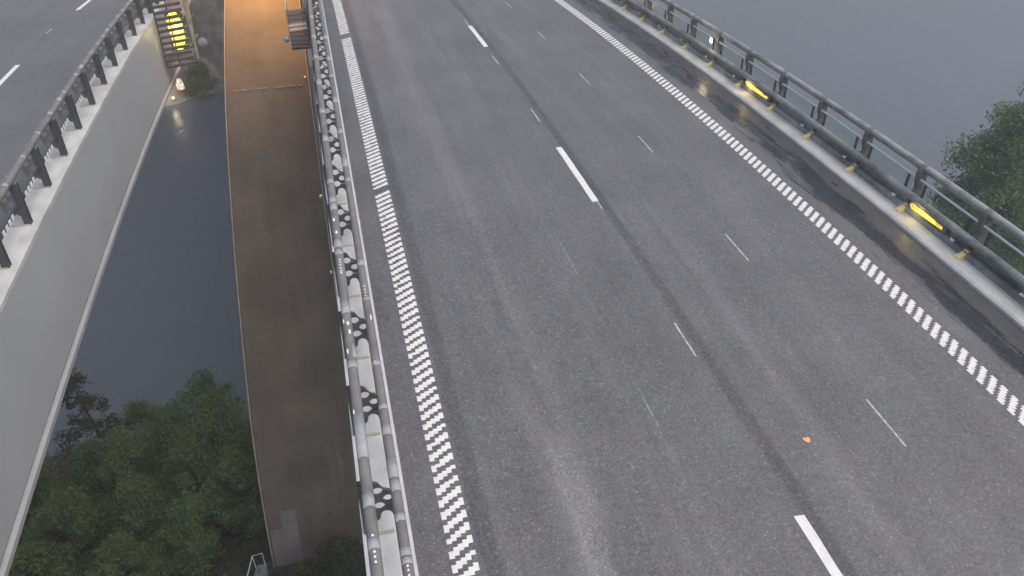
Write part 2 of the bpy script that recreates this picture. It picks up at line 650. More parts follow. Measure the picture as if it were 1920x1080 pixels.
GB = "leafy trees crowding the bank below the bridge"
LB = "one of the leafy green trees crowding the bank between the two bridge decks"
pine("pine_tree", "thin pine with bare lower trunk leaning at the waterside edge of the bank", -21.2, 21.5, 9.4, 2.0, 3)
tree("birch_tree", "tallest bushy green tree beside the foot of the arch by the water", -14.0, 18.6, 8.2, 2.4, 11, M_LEAF, bare=.15, leaves=11000)
spots = [(-16.8, 19.5, 6.7, 2.2), (-18.3, 17.6, 6.8, 2.0), (-15.6, 16.4, 6.2, 2.1), (-20.6, 18.6, 5.2, 1.9), (-13.2, 15.2, 5.6, 1.8),
         (-22.6, 17.0, 5.0, 2.0), (-18.2, 14.6, 5.0, 2.2), (-21.0, 14.6, 4.6, 2.1), (-15.4, 13.2, 4.2, 1.9), (-24.5, 15.0, 4.4, 2.0),
         (-18.6, 11.8, 3.6, 2.0), (-22.0, 11.6, 3.6, 2.0), (-15.2, 21.8, 7.0, 2.0), (-18.6, 22.2, 6.0, 1.8)]
for i, (x, y, h, c) in enumerate(spots):
    tree("birch_tree", LB, x, y, h, c, 40 + i, M_LEAF if i % 3 else M_LEAF2, GB, lean=((-1) ** i * .3, .2), leaves=8500, bare=.12)
tree("alder_tree", "large round green tree rising over the outer parapet at the picture edge", 36.9, 22.5, 14.0, 3.7, 91, M_LEAF2, leaves=30000, clumps=120, bare=.22, leaf=.21)
tree("alder_tree", "dark green tree partly hidden behind the large one over the outer parapet", 40.6, 24.2, 16.2, 3.6, 92, M_LEAF, leaves=24000, leaf=.2, clumps=100, bare=.3)
tree("alder_tree", "low green tree seen through the glass of the outer parapet", 35.0, 17.0, 8.6, 3.0, 93, M_LEAF2, leaves=16000, clumps=60, bare=.15)
# low shrubs in front of the arch foot
for i, (x, y, h, c, lb) in enumerate(((-8.3, 9.9, 2.6, 1.3, "low brownish shrub growing at the foot of the arch beside the near parapet"),
                                      (-10.0, 9.6, 1.5, 1.0, "small low shrub against the pale patch at the arch foot"))):
    tree("shrub", lb, x, y, h, c, 70 + i, M_SCRUB, leaves=2600, bare=.1, clumps=26, leaf=.14, cat="shrub")
# ground cover
r = np.random.default_rng(9)
cen = []
while len(cen) < 620:
    x, y = r.uniform(-30, -7), r.uniform(6, 32)
    if -12.2 < x and y > 10:
        continue
    cen.append((x, y, near_h(x, y) + 0.25))
for _ in range(700):
    x, y = r.uniform(18, 52), r.uniform(0, 34)
    cen.append((x, y, near_h(x, y) + 0.3 + 1.2 * r.random()))
tag(leaf_cloud("undergrowth", cen, r.uniform(.5, 1.1, len(cen)), 42, .19, M_SCRUB, None, 8), "dark tangled undergrowth covering the bank under the trees", kind='stuff')
# wooded slope of the far bank (only its lower edge and its reflection show)
cen = []
while len(cen) < 900:
    x, y = r.uniform(-120, 60), r.uniform(100, 175)
    d = y - far_shore(x)
    if d < 16 or (-34 < x < -14 and d < 26):
        continue
    cen.append((x, y, far_h(x, y) + r.uniform(1, 5)))
tag(leaf_cloud("far_woods", cen, r.uniform(1.6, 3.6, len(cen)), 42, .9, M_FARLEAF, None, 18), "dark woods on the slope of the far bank", kind='stuff')


def far_shrub(label, x, y, h, c, seed):
    return tree("shrub", label, x, y, h, c, seed, M_LEAF, leaves=6000, bare=.0, clumps=40, leaf=.34, base=far_h(x, y) - .8, cat="shrub")


far_shrub("green bush on the far rocks above the lit beacon", -24.1, 106.3, 4.6, 2.5, 201)

# lit marks on the far shore
bx, by = -26.7, 105.4
bz = far_h(bx, by)
t = empty("beacon", (bx, by, bz))
tag(t, "lit white beacon with a red mast on the far rocks", "beacon")
seg = 12


def lathe(prof, cx, cy, seg=14):
    m = MB()
    vs = [(cx + r_ * math.cos(2 * math.pi * j / seg), cy + r_ * math.sin(2 * math.pi * j / seg), z_) for (r_, z_) in prof for j in range(seg)]
    fs = [(i * seg + j, i * seg + (j + 1) % seg, (i + 1) * seg + (j + 1) % seg, (i + 1) * seg + j) for i in range(len(prof) - 1) for j in range(seg)]
    fs += [tuple(reversed(range(seg))), tuple((len(prof) - 1) * seg + j for j in range(seg))]
    return m.add(vs, fs)


M_BEAC = emit("beacon_white", (1.0, 0.84, 0.66), 0.5)
lathe([(.55, bz - .3), (.52, bz + .5), (.30, bz + 1.35), (.12, bz + 1.5)], bx, by).build("lit_cone", M_BEAC, t, smooth=True)
lathe([(.62, bz - .32), (.62, bz - .1), (.54, bz - .05)], bx, by).build("base_ring", M_RED, t)
lathe([(.14, bz + 1.5), (.14, bz + 1.9), (.20, bz + 1.95), (.20, bz + 2.1)], bx, by).build("mast", M_RED, t)
lathe([(.11, bz + 2.1), (.11, bz + 2.75), (.04, bz + 2.85)], bx, by).build("lantern", M_BEAC, t)


def shore_lamp(label, x, y, mat, rad, energy, h):
    z = far_h(x, y)
    q = empty("shore_lamp", (x, y, z))
    tag(q, label, "lamp", None)
    lathe([(.06, z - .3), (.06, z + h)], x, y).build("post", M_STEEL, q)
    lathe([(.12, z + h), (rad * .8, z + h + rad * .4), (rad, z + h + rad), (rad * .8, z + h + rad * 1.6), (.1, z + h + rad * 2)], x, y).build("globe", mat, q, smooth=True)
    if energy:
        l = bpy.data.lights.new("shore_lamp_light", 'POINT')
        l.energy = energy
        l.color = (1, .8, .6)
        l.shadow_soft_size = rad
        o = bpy.data.objects.new("shore_lamp_light", l)
        o.location = (x, y - rad - .5, z + h + 1.2)
        COL.objects.link(o)


shore_lamp("small round lamp glowing at the water's edge of the far shore", -27.76, 103.6, M_BEAC, .26, 70, .35)
shore_lamp("unlit pale globe lamp standing higher on the far rocks", -22.9, 110.3, simple("milky_globe", (0.45, 0.45, 0.47), 0.3, .1), .75, 0, .8)

# ------------------------------------------------------------------ arch
AX, AW = -9.09, 4.86
ARCH = [(9.2, -32), (10.6, -27.5), (11.5, -25.0), (12.4, -22.8), (14.3, -19.7), (16.9, -17.25), (19.8, -15.07), (22.4, -13.35), (25.2, -11.8),
        (29.0, -9.95), (33.15, -8.37), (39.2, -6.8), (48, -4.9), (60, -2.8), (80, 0.2), (110, 3.5)]


def catmull(P, n=6):
    out = []
    P = [Vector((p[0], p[1])) for p in P]
    for i in range(len(P) - 1):
        a, b, c, d = P[max(i - 1, 0)], P[i], P[i + 1], P[min(i + 2, len(P) - 1)]
        for k in range(n):
            t = k / n
            out.append(0.5 * ((2 * b) + (c - a) * t + (2 * a - 5 * b + 4 * c - d) * t * t + (3 * b - a - 3 * c + d) * t ** 3))
    out.append(P[-1])
    return out


AC = catmull(ARCH)


def arch_frame(i):
    d = (AC[min(i + 1, len(AC) - 1)] - AC[max(i - 1, 0)]).normalized()
    return AC[i], Vector((-d.y, d.x))


def arch_sweep(prof, i0=0, i1=None):
    """prof: (x, n) with n measured off the upper surface"""
    m = MB()
    idx = list(range(i0, i1 if i1 is not None else len(AC)))
    vs, fs, k = [], [], len(prof)
    for i in idx:
        p, nrm = arch_frame(i)
        for (x, n_) in prof:
            vs.append((AX + x, p.x + nrm.x * n_, p.y + nrm.y * n_))
    for a in range(len(idx) - 1):
        for j in range(k):
            q, q2 = a * k + j, a * k + (j + 1) % k
            fs.append((q, q2, q2 + k, q + k))
    fs += [tuple(reversed(range(k))), tuple((len(idx) - 1) * k + j for j in range(k))]
    return m.add(vs, fs)


def arch_at_y(y):
    for i in range(len(AC) - 1):
        if AC[i].x <= y <= AC[i + 1].x:
            t = (y - AC[i].x) / (AC[i + 1].x - AC[i].x)
            return AC[i].y * (1 - t) + AC[i + 1].y * t
    return 0


arch = empty("bridge_arch", (AX, 11.0, -26))
tag(arch, "broad brown weathered concrete arch rising between the two bridge decks", "arch")
h = AW / 2
arch_sweep([(-h + .05, 0), (-h, -.05), (-h, -3.2), (h, -3.2), (h, -.05), (h - .05, 0)]).build("arch_rib", M_ARCH, arch, smooth=False)
M_TRIM = simple("pale_arch_edge", (0.26, 0.22, 0.17), 0.8, .25, 2, 30)
for s in (-1, 1):
    arch_sweep([(s * h - .045, -.06), (s * h + .012, -.06), (s * h + .012, .03), (s * h - .045, .03)]).build("edge_trim", M_TRIM, arch)


def arch_slab(x0, x1, i0, i1, n0, n1, name, mat):
    return arch_sweep([(x0, n0), (x1, n0), (x1, n1), (x0, n1)], i0, i1).build(name, mat, arch)


i_a = min(range(len(AC)), key=lambda i: abs(AC[i].x - 11.2))
i_b = min(range(len(AC)), key=lambda i: abs(AC[i].x - 12.1))
i_c = min(range(len(AC)), key=lambda i: abs(AC[i].x - 12.45))
arch_slab(-h + .10, -h + .72, i_a, i_b + 1, -.01, .012, "repair_patch", M_PATCH)
arch_slab(-h + .73, -h + 1.45, i_a, i_c + 1, -.01, .009, "repair_patch", M_PATCH)
i_j = min(range(len(AC)), key=lambda i: abs(AC[i].x - 32.3))
p, nrm = arch_frame(i_j)
rr = random.Random(4)
x = AX - h + .5
while x < AX + h - .6:
    L = rr.uniform(.15, .7)
    MB().box(x, x + L, p.x - .035, p.x + .035, p.y - .05, p.y + .035).build("joint_strip", M_TRIM, arch)
    x += L + rr.uniform(.05, .5)
for (px_, yy) in ((AX + h - .22, 33.0), (AX + h - .15, 24.6), (AX + h - .12, 20.6)):
    zz = arch_at_y(yy)
    MB().box(px_ - .06, px_ + .06, yy - .06, yy + .06, zz - .05, zz + .08).build("survey_marker", M_WHITE, arch)

# floodlight above the arch, just beyond the upper picture edge, on the cross beam that ties deck and arch
cb = empty("cross_beam", (-9.0, 50.0, -5.5))
tag(cb, "concrete beam tying both bridge decks to the arch", "beam")
MB().box(-12.6, -5.4, 49.2, 50.8, -4.1, -2.7).build("beam_body", M_BEAM, cb, bevel=.05)
fl = empty("floodlight", (-9.0, 49.6, -2.7))
tag(fl, "warm floodlight on a short mast over the cross beam shining on the arch", "lamp")
MB().tube([(-9.0, 49.6, -2.72), (-9.0, 49.6, .35)], .06, 10).build("mast", M_STEEL, fl)
MB().box(-9.35, -8.65, 49.45, 49.75, .35, .75).build("housing", M_STEEL, fl, bevel=.02)
MB().box(-9.3, -8.7, 49.435, 49.449, .38, .72).build("lens", M_GLOWF, fl)
l = bpy.data.lights.new("floodlight_light", 'SPOT')
l.energy = 10500
l.color = (1.0, 0.42, 0.06)
l.spot_size = R(100)
l.spot_blend = 0.9
l.shadow_soft_size = 0.3
o = bpy.data.objects.new("floodlight_light", l)
o.location = (-9.0, 49.3, .5)
o.rotation_euler = Vector((0, -9.0, -6.6)).to_track_quat('-Z', 'Y').to_euler()
COL.objects.link(o)

# small walkway with rail at the arch foot
wk = empty("service_walkway", (-12.6, 9.5, -25.4))
tag(wk, "small concrete service path with a thin rail at the arch foot", "path")
m = MB()
m.add([(-13.2, 8.0, -25.6), (-11.7, 8.0, -25.6), (-11.75, 10.9, -24.6), (-12.2, 10.9, -24.6),
       (-13.2, 8.0, -26.6), (-11.7, 8.0, -26.6), (-11.75, 10.9, -26.2), (-12.2, 10.9, -26.2)],
      [(0, 1, 2, 3), (7, 6, 5, 4), (0, 4, 5, 1), (1, 5, 6, 2), (2, 6, 7, 3), (3, 7, 4, 0)])
m.build("slab", simple("path_concrete", (0.12, 0.13, 0.14), .85, .2), wk)
MB().tube([(-13.1, 8.1, -24.7), (-12.25, 10.8, -23.7), (-11.8, 10.85, -23.7)], .022, 6).build("handrail", M_THIN, wk)
for (x, y, z) in ((-13.1, 8.1, -25.7), (-12.7, 9.4, -25.2), (-12.25, 10.8, -24.8), (-11.8, 10.85, -24.8)):
    MB().tube([(x, y, z), (x, y, z + 1.1)], .022, 6).build("rail_post", M_THIN, wk)

# ------------------------------------------------------------------ decks and roads
Y0, Y1 = -34.0, 120.0


def deck(name, label, xa, xb, D=2.2):
    """xa < xb: outer edges of the deck; girder below"""
    t = empty(name, ((xa + xb) / 2, 0, -2.4))
    tag(t, label, "bridge deck")
    for (ya, yb, dx) in (((Y0, 23.2, 0), (23.21, Y1, .95)) if D > 2.5 else ((Y0, Y1, 0),)):
        MB().sweep([(xa + .06, -.05), (xa + .06, -D + .15), (xa + .20, -D), (xb - .20 - dx, -D), (xb - .06 - dx, -D + .15), (xb - .06 - dx, -.05)], ya, yb).build("box_girder", M_FACE, t)
    return t


# --- main deck
D1 = deck("bridge_deck", "near bridge deck carrying the two marked lanes", -5.98, 6.95)
MB().sweep([(-5.97, -.30), (-5.40, -.30), (-5.40, .06), (-5.97, .06)], Y0, Y1).build("edge_beam", M_BEAM, D1)
for (a, b) in ((-6.00, -5.955), (-5.395, -5.345)):
    MB().sweep([(a, -.28), (b, -.28), (b, .10), (a, .10)], Y0, Y1).build("lit_edge_lip", M_LIP, D1)
MB().sweep([(6.10, -.30), (6.93, -.30), (6.93, .10), (6.14, .10), (6.10, .06)], Y0, Y1).build("edge_beam", M_BEAM, D1)

rd = empty("road", (0, 0, 0))
tag(rd, "grey asphalt carriageway with two lanes and worn markings", kind='structure')
n = int(Y1 - Y0)
m = MB()
xs = [-5.345 + (6.10 + 5.345) * i / 12 for i in range(13)]
vs = [(x, Y0 + (Y1 - Y0) * j / n, zc(Y0 + (Y1 - Y0) * j / n)) for j in range(n + 1) for x in xs]
fs = [(j * 13 + i, j * 13 + i + 1, (j + 1) * 13 + i + 1, (j + 1) * 13 + i) for j in range(n) for i in range(12)]
m.add(vs, fs)
m.build("asphalt_surface", M_ASPH, rd)


def quad_strip(pts_lr, t=0.004):
    """thin slab of paint following the crest; pts_lr list of (xl, yl, xr, yr)"""
    m = MB()
    vs, fs = [], []
    for (xl, yl, xr, yr) in pts_lr:
        vs += [(xl, yl, zc(yl) + t), (xr, yr, zc(yr) + t), (xl, yl, zc(yl) - .01), (xr, yr, zc(yr) - .01)]
    for i in range(len(pts_lr) - 1):
        a, b = 4 * i, 4 * i + 4
        fs += [(a, a + 1, b + 1, b), (a, b, b + 2, a + 2), (a + 1, a + 3, b + 3, b + 1)]
    e = 4 * (len(pts_lr) - 1)
    fs += [(0, 2, 3, 1), (e, e + 1, e + 3, e + 2)]
    return m.add(vs, fs)


def dash(x, wd, y0, L, parent, name="lane_dash", mat=None, seed=0, t=.005):
    q = random.Random(seed)
    k = 8
    quad_strip([(x - wd / 2 + q.uniform(-.004, .004), y0 + L * i / k, x + wd / 2 + q.uniform(-.004, .004), y0 + L * i / k + q.uniform(-.01, .01)) for i in range(k + 1)], t).build(name, mat or M_PAINT, parent)


for k in range(-2, 9):
    dash(0.0, 0.155, -12.0 + 12 * k + 12, 3.0, rd, seed=k)
for k in range(-2, 5):
    y = -0.40 + 5.17 * k
    if k not in (0,):
        dash(-.02, .035, y, .95, rd, "guide_mark", M_GUIDE, 30 + k, .003)
    else:
        dash(.045, .03, -.38, .36, rd, "guide_mark", M_GUIDE, 31, .003)
    dash(2.27, .032, 2.10 + 5.17 * k, 1.05, rd, "guide_mark", M_GUIDE, 50 + k, .003)
for y, L in ((-6.97, .9), (-2.74, 1.7), (8.63, .8), (10.81, .7)):
    dash(-1.29, .024, y, L, rd, "guide_mark", M_FAINT, 70 + int(y), .003)


def edge_line(xa, xb, y0, y1, pitch, th, tilt, gaps, seed, steps=5):
    el = empty("edge_line", ((xa + xb) / 2, 0, 0))
    adopt(el, rd)
    el.matrix_parent_inverse = Matrix.Identity(4)
    q = random.Random(seed)
    meshes = []
    for v in range(9):                               # five worn variants of one thick plastic bar
        mbv = MB()                                   # a bar is a stair of small blocks
        wb = (xb - xa) / steps
        for i in range(steps):
            yy = tilt * ((i + .5) / steps - .5)
            t2 = th * q.uniform(.86, 1.06)
            if q.random() < .05:
                t2 *= .6
            mbv.box(xa + wb * i - .0004, xa + wb * (i + 1) + .0004, yy - t2 / 2 + q.uniform(-.006, .006), yy + t2 / 2 + q.uniform(-.006, .006), -.01, .006)
        me = mbv.mesh("stripe")
        me.materials.append(M_PAINT)
        meshes.append(me)
    y = y0
    while y < y1:
        if not any(a < y < b for (a, b) in gaps):
            o = bpy.data.objects.new("stripe", q.choice(meshes))
            o.location = (0, y, zc(y))
            o.rotation_euler = (math.atan2(zc(y + .1) - zc(y - .1), .2), 0, 0)
            COL.objects.link(o)
            adopt(o, el)
        y += pitch
    return el


edge_line(-4.905, -4.55, -11.0, 26.0, 0.2155, 0.122, .24, ((1.55, 1.80), (14.55, 15.2)), 3, 5)
edge_line(4.36, 4.70, -11.0, 26.0, 0.242, 0.14, .30, (), 5, 6)

# --- neighbouring deck
XL = -12.15
D2 = deck("bridge_deck", "neighbouring bridge deck beyond the gap with tall plain grey side", -24.9, XL + .06, 2.8)
MB().sweep([(-12.80, -.04), (XL + .006, -.04), (XL + .006, .06), (-12.80, .06)], Y0, Y1).build("edge_beam", M_BEAM, D2)
MB().sweep([(XL - .3, -2.92), (XL + .05, -2.92), (XL + .05, -2.80), (XL - .02, -2.74), (XL - .3, -2.74)], Y0, 23.2).build("lower_flange", M_FLANGE, D2)
rd2 = empty("road", (-18, 0, 0))
tag(rd2, "asphalt carriageway of the neighbouring bridge deck", kind='structure')
m = MB()
xs = [-24.4 + (24.4 - 12.80) * i / 8 for i in range(9)]
vs = [(x, Y0 + (Y1 - Y0) * j / n, zc(Y0 + (Y1 - Y0) * j / n)) for j in range(n + 1) for x in xs]
fs = [(j * 9 + i, j * 9 + i + 1, (j + 1) * 9 + i + 1, (j + 1) * 9 + i) for j in range(n) for i in range(8)]
m.add(vs, fs).build("asphalt_surface", M_ASPH_L, rd2)
for k in range(-1, 6):
    dash(-15.70, 0.15, 11.25 + 12 * k, 3.0, rd2, seed=90 + k)
for k in range(-1, 6):
    dash(-15.85, 0.045, 18.7 + 12 * k, .8, rd2, "guide_mark", M_GUIDE, 99 + k, .003)
MB().sweep([(-24.9, -.3), (-24.4, -.3), (-24.4, .06), (-24.9, .06)], Y0, Y1).build("edge_beam", M_BEAM, D2)

# ------------------------------------------------------------------ parapets
PY0, PY1 = -14.0, 60.0


def ring(cx, cz, rx, rz, n=14, a0=0):
    return [(cx + rx * math.cos(2 * math.pi * i / n + a0), cz + rz * math.sin(2 * math.pi * i / n + a0)) for i in range(n)]


def drop(cx, cz, r, tx, tz):
    """teardrop with its tail at (tx, tz)"""
    a = math.atan2(tz - cz, tx - cx)
    pts = [(cx + r * math.cos(a + t), cz + r * math.sin(a + t)) for t in np.linspace(0.75, 2 * math.pi - 0.75, 14)]
    mx, mz = cx + (tx - cx) * .45, cz + (tz - cz) * .45
    nx, nz = -math.sin(a), math.cos(a)
    return pts + [(mx - nx * .016, mz - nz * .016), (tx - nx * .012, tz - nz * .012), (tx + nx * .012, tz + nz * .012), (mx + nx * .016, mz + nz * .016)]


OUT = [(.02, .06), (.13, .06), (.14, .27), (.22, .29), (.245, .33), (.255, .40), (.285, .445), (.33, .455), (.37, .44), (.405, .40), (.415, .34), (.43, .34),
       (.46, .45), (.48, .62), (.50, .74), (.44, .80), (.40, .85), (.365, .86), (.325, .885), (.295, .94), (.265, 1.0), (.22, 1.03), (.15, 1.04), (.02, 1.04)]
HOL = [drop(.25, .848, .074, .385, .805), ring(.375, .69, .068, .068), drop(.25, .56, .075, .43, .545)]
POSTM = plate_mesh("post_plate", OUT, HOL, .035)


def shell(x, z, r, y0, y1, a0, a1, mat, parent, name="glint_band", seg=8):
    """thin curved band hugging a pipe"""
    vs, fs = [], []
    for j in range(2):
        y = (y0, y1)[j]
        for i in range(seg + 1):
            a = R(a0 + (a1 - a0) * i / seg)
            vs.append((x + r * math.cos(a), y, z + zc(y) + r * math.sin(a)))
    for i in range(seg):
        fs.append((i, i + 1, i + seg + 2, i + seg + 1))
    o = MB().add(vs, fs).build(name, mat, parent, smooth=True)
    s = o.modifiers.new("thick", 'SOLIDIFY')
    s.thickness = .006
    return o


def blob(x, y, z, rx, ry, mat, parent, name, seg=10):
    vs = [(x, y, z + .008)] + [(x + rx * math.cos(2 * math.pi * i / seg), y + ry * math.sin(2 * math.pi * i / seg), z) for i in range(seg)]
    vs += [(a, b, c - .03) for (a, b, c) in vs[1:]]
    fs = [(0, 1 + i, 1 + (i + 1) % seg) for i in range(seg)] + [(1 + i, 1 + seg + i, 1 + seg + (i + 1) % seg, 1 + (i + 1) % seg) for i in range(seg)]
    return MB().add(vs, fs).build(name, mat, parent)


def double_parapet(label, outer_x, sgn, ys, base_z):
    """posts stand at outer_x; sgn +1 when the traffic side is +X"""
    t = empty("bridge_parapet", (outer_x, 0, base_z))
    tag(t, label, "parapet")
    X = lambda p_: outer_x + sgn * p_
    MB().pipe(X(.13), 1.10, .076, PY0, PY1, 16).build("outer_pipe_rail", M_STEEL, t, smooth=True)
    MB().pipe(X(.49), .74, .072, PY0, PY1, 16).build("inner_pipe_rail", M_STEEL, t, smooth=True)
    me = POSTM.copy() if sgn < 0 else POSTM
    if sgn < 0:
        me.transform(Matrix.Scale(-1, 4, (1, 0, 0)))
        me.flip_normals()
    if not me.materials:
        me.materials.append(M_POST)
    if sgn < 0:
        me.materials[0] = M_STEEL
    fb = MB()
    a, b = sorted((sgn * .0, sgn * .15))
    fb.box(a, b, -.06, -.045, .07, 1.03).box(a, b, .045, .06, .07, 1.03)
    c, d = sorted((sgn * .06, sgn * .09))
    fb.box(c, d, -.046, .046, .07, 1.03)
    fme = fb.mesh("post")
    fme.materials.append(M_POST)
    bm_ = MB()
    a, b = sorted((sgn * .02, sgn * .40))
    bm_.box(a, b, -.09, -.045, .055, .085)  # narrow plate carrying the painted warm glint at the post base
    bme = bm_.mesh("warm_glint_plate")
    bme.materials.append(M_TAN)
    for y in ys:
        po = bpy.data.objects.new("post", fme)
        po.location = (outer_x, y, zc(y))
        COL.objects.link(po)
        adopt(po, t)
        for nm, q in (("bracket_plate", me), ("warm_glint_plate", bme)):
            o = bpy.data.objects.new(nm, q)
            o.location = (0, 0, 0)
            COL.objects.link(o)
            o.parent = po
    return t, X


ysn = [-7.93 + 1.825 * k for k in range(-3, 34)]
NP, X = double_parapet("grey pipe parapet with scalloped posts beside the striped line and the arch", -5.97, 1, ysn, 0)
xo, xi = X(.13), X(.49)
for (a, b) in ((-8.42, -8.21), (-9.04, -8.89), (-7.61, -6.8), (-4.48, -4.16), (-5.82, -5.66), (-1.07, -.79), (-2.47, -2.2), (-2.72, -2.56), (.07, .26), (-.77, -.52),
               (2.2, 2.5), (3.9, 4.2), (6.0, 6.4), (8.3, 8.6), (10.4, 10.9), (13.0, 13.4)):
    shell(xo, 1.10, .079, a, b, 25, 155, M_PALEGREY, NP)  # pale bands laid on as painted pipe reflections
shell(xo, 1.10, .079, -5.59, -5.25, 10, 70, M_PALEGREY, NP)
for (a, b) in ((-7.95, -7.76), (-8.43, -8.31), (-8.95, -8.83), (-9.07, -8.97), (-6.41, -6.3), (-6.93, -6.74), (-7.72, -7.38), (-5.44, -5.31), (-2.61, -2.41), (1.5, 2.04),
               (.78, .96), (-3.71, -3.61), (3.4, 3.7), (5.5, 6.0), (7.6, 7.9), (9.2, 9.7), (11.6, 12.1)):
    shell(xi, .74, .075, a, b, 30, 150, M_PALEGREY, NP)
for y in (-8.85, -9.08, -9.15, -9.22, -2.9, -2.98, -3.07, -3.17, -3.26, -3.32):
    blob(xo, y, 1.10 + .078 + zc(y), .016, .018, M_WHITE, NP, "rivet")
for y in (-9.1, -9.16, -9.23, -3.29, -3.39, -3.48, -3.58):
    blob(xi, y, .74 + .074 + zc(y), .014, .016, M_WHITE, NP, "rivet")
for (x, y, z, a, b) in ((xo - .05, -4.67, 1.155, .014, .06), (xo + .01, -4.76, 1.176, .02, .05), (xo + .02, -4.97, 1.174, .02, .06), (xo - .04, -5.43, 1.165, .015, .06),
                        (xo - .05, -6.74, 1.155, .015, .06), (xo - .02, -1.47, 1.174, .022, .06), (xo, -1.95, 1.178, .022, .05), (xi + .03, -4.2, .806, .014, .08), (xi - .01, -5.36, .814, .02, .06)):
    blob(x, y, z + zc(y), a, b, M_BIRD, NP, "dropping_spot")

ysl = [-10.4, -8.6, -6.85, -5.1, -3.35, -1.6, .13, 1.89, 3.7, 5.46, 7.25, 9.15, 11.02, 12.96, 14.96, 17.01] + [19.0 + 2 * k for k in range(20)]
LP, X2 = double_parapet("dark posted pipe parapet along the neighbouring bridge deck", -12.30, -1, ysl, 0)
xo2, xi2 = X2(.13), X2(.49)
q = random.Random(12)
y = -6.0
while y < 22:
    L = q.uniform(.1, .3)
    shell(xo2, 1.10, .079, y, y + L, 20, 110, M_PALEGREY, LP)  # painted reflections on this pipe too
    y += q.uniform(.6, 1.5)
y = -6.0
while y < 20:
    L = q.uniform(.08, .2)
    shell(xi2, .74, .075, y, y + L, 20, 110, M_PALEGREY, LP)
    y += q.uniform(.9, 2.0)
# slotted strip under the rails: white blocks stand for light showing through its slots
q = random.Random(2)
for i in range(5, 13):
    for k in range(4):
        y = ysl[i] + .45 + .22 * k
        MB().box(X2(.10) + .0, X2(.085), y, y + .12, .50 + zc(y), .60 + zc(y)).build("pale_spot", M_WHITE, LP)
MB().sweep([(X2(.13), .50), (X2(.10), .50), (X2(.10), .62), (X2(.13), .62)], PY0, PY1).build("slotted_strip", M_POST, LP)

# --- outer parapet with glass
OP = empty("bridge_parapet", (6.7, 0, .1))
tag(OP, "tall outer parapet with glass panes pale handrail and yellow lit feet above the water", "parapet")
MB().pipe(6.74, 1.10, .085, PY0, PY1, 16).build("top_pipe_rail", M_RAILR, OP, smooth=True)
MB().pipe(6.66, .86, .026, PY0, PY1, 10).build("handrail", M_THIN, OP, smooth=True)
MB().pipe(6.54, .50, .080, PY0, PY1, 16).build("middle_pipe_rail", M_RAILR, OP, smooth=True)
MB().sweep([(6.625, .10), (6.65, .10), (6.65, .43), (6.625, .43)], PY0, PY1).build("back_plate", M_RAILR, OP)
MB().sweep([(6.50, .10), (6.62, .10), (6.62, .24), (6.50, .24)], PY0, PY1).build("lower_box_rail", M_RAILR, OP)
m = MB()
PO = [(6.60, .10), (6.84, .10), (6.84, .20), (6.80, .60), (6.80, 1.10), (6.76, 1.19), (6.70, 1.19), (6.62, 1.12), (6.60, .98), (6.605, .80), (6.645, .70), (6.66, .58), (6.58, .54), (6.55, .40), (6.62, .30)]
pm = plate_mesh("post", [(x - 6.7, z) for (x, z) in PO], [], .13)
pm.materials.append(M_POSTR)
fm = plate_mesh("foot", [(-.36, .10), (-.10, .10), (-.08, .25), (-.16, .27), (-.22, .19), (-.36, .14)], [], .12)
fm.materials.append(M_YFOOT)
cm = MB().box(-.08, -.05, -.03, .03, .40, .84).mesh("glass_clamp")
cm.materials.append(M_POST)
gm = MB().box(-.07, -.058, .10, 1.86, .44, .86).mesh("glass_pane")
gm.materials.append(M_GLASS)
hm = MB().box(-.235, -.20, .33, .43, .27, .31).mesh("pale_spot")
hm.materials.append(M_WHITE)
for k in range(-4, 26):
    y = -.17 + 1.96 * k
    po = bpy.data.objects.new("post", pm)
    po.location = (6.7, y, zc(y))
    po.rotation_euler = (math.atan2(zc(y + .5) - zc(y - .5), 1), 0, 0)
    COL.objects.link(po)
    adopt(po, OP)
    for nm, mm, loc in (("foot", fm, (0, 0, 0)), ("glass_clamp", cm, (0, .28, 0)), ("glass_clamp", cm, (0, 1.68, 0)), ("glass_pane", gm, (0, 0, 0)), ("pale_spot", hm, (0, 0, 0))):
        o = bpy.data.objects.new(nm, mm)
        o.location = loc
        COL.objects.link(o)
        o.parent = po


def rail_lamp(label, y, L):
    t = empty("rail_lamp", (6.62, y, .2))
    tag(t, label, "lamp", None)
    z = zc(y)
    MB().box(6.515, 6.61, y - L - .1, y + .1, .245 + z, .41 + z).build("housing", M_STEEL, t, bevel=.01)
    MB().add([(6.508, y - L, .29 + z), (6.508, y, .255 + z), (6.508, y + .06, .33 + z), (6.508, y, .405 + z), (6.508, y - L, .36 + z)], [(0, 1, 2, 3, 4)]).build("lens", M_GLOWY, t)
    spill("rail_lamp_light", (6.42, y - .25, .34 + z), 1.4)


def spill(name, loc, energy, col=(1, .68, .25), size=.05):
    l = bpy.data.lights.new(name, 'POINT')
    l.energy = energy
    l.color = col
    l.shadow_soft_size = size
    o = bpy.data.objects.new(name, l)
    o.location = loc
    COL.objects.link(o)


rail_lamp("nearest glowing yellow lamp in the outer parapet in front of the trees", -2.35, 1.0)
rail_lamp("middle glowing yellow lamp in the outer parapet over open water", 5.35, 1.25)
# star-bright lamp a little farther on
sl = empty("spot_lamp", (6.6, 7.9, .8))
tag(sl, "small dazzling white lamp on the far part of the outer parapet", "lamp")
z = zc(7.9)
MB().box(6.50, 6.60, 7.82, 7.98, .78 + z, .94 + z).build("housing", M_STEEL, sl, bevel=.01)
MB().add([(6.495, 7.83, .79 + z), (6.495, 7.97, .79 + z), (6.495, 7.97, .93 + z), (6.495, 7.83, .93 + z)], [(0, 1, 2, 3)]).build("lens", M_GLOWW, sl)
MB().box(6.60, 6.66, 7.87, 7.93, .84 + z, .88 + z).build("bracket", M_STEEL, sl)

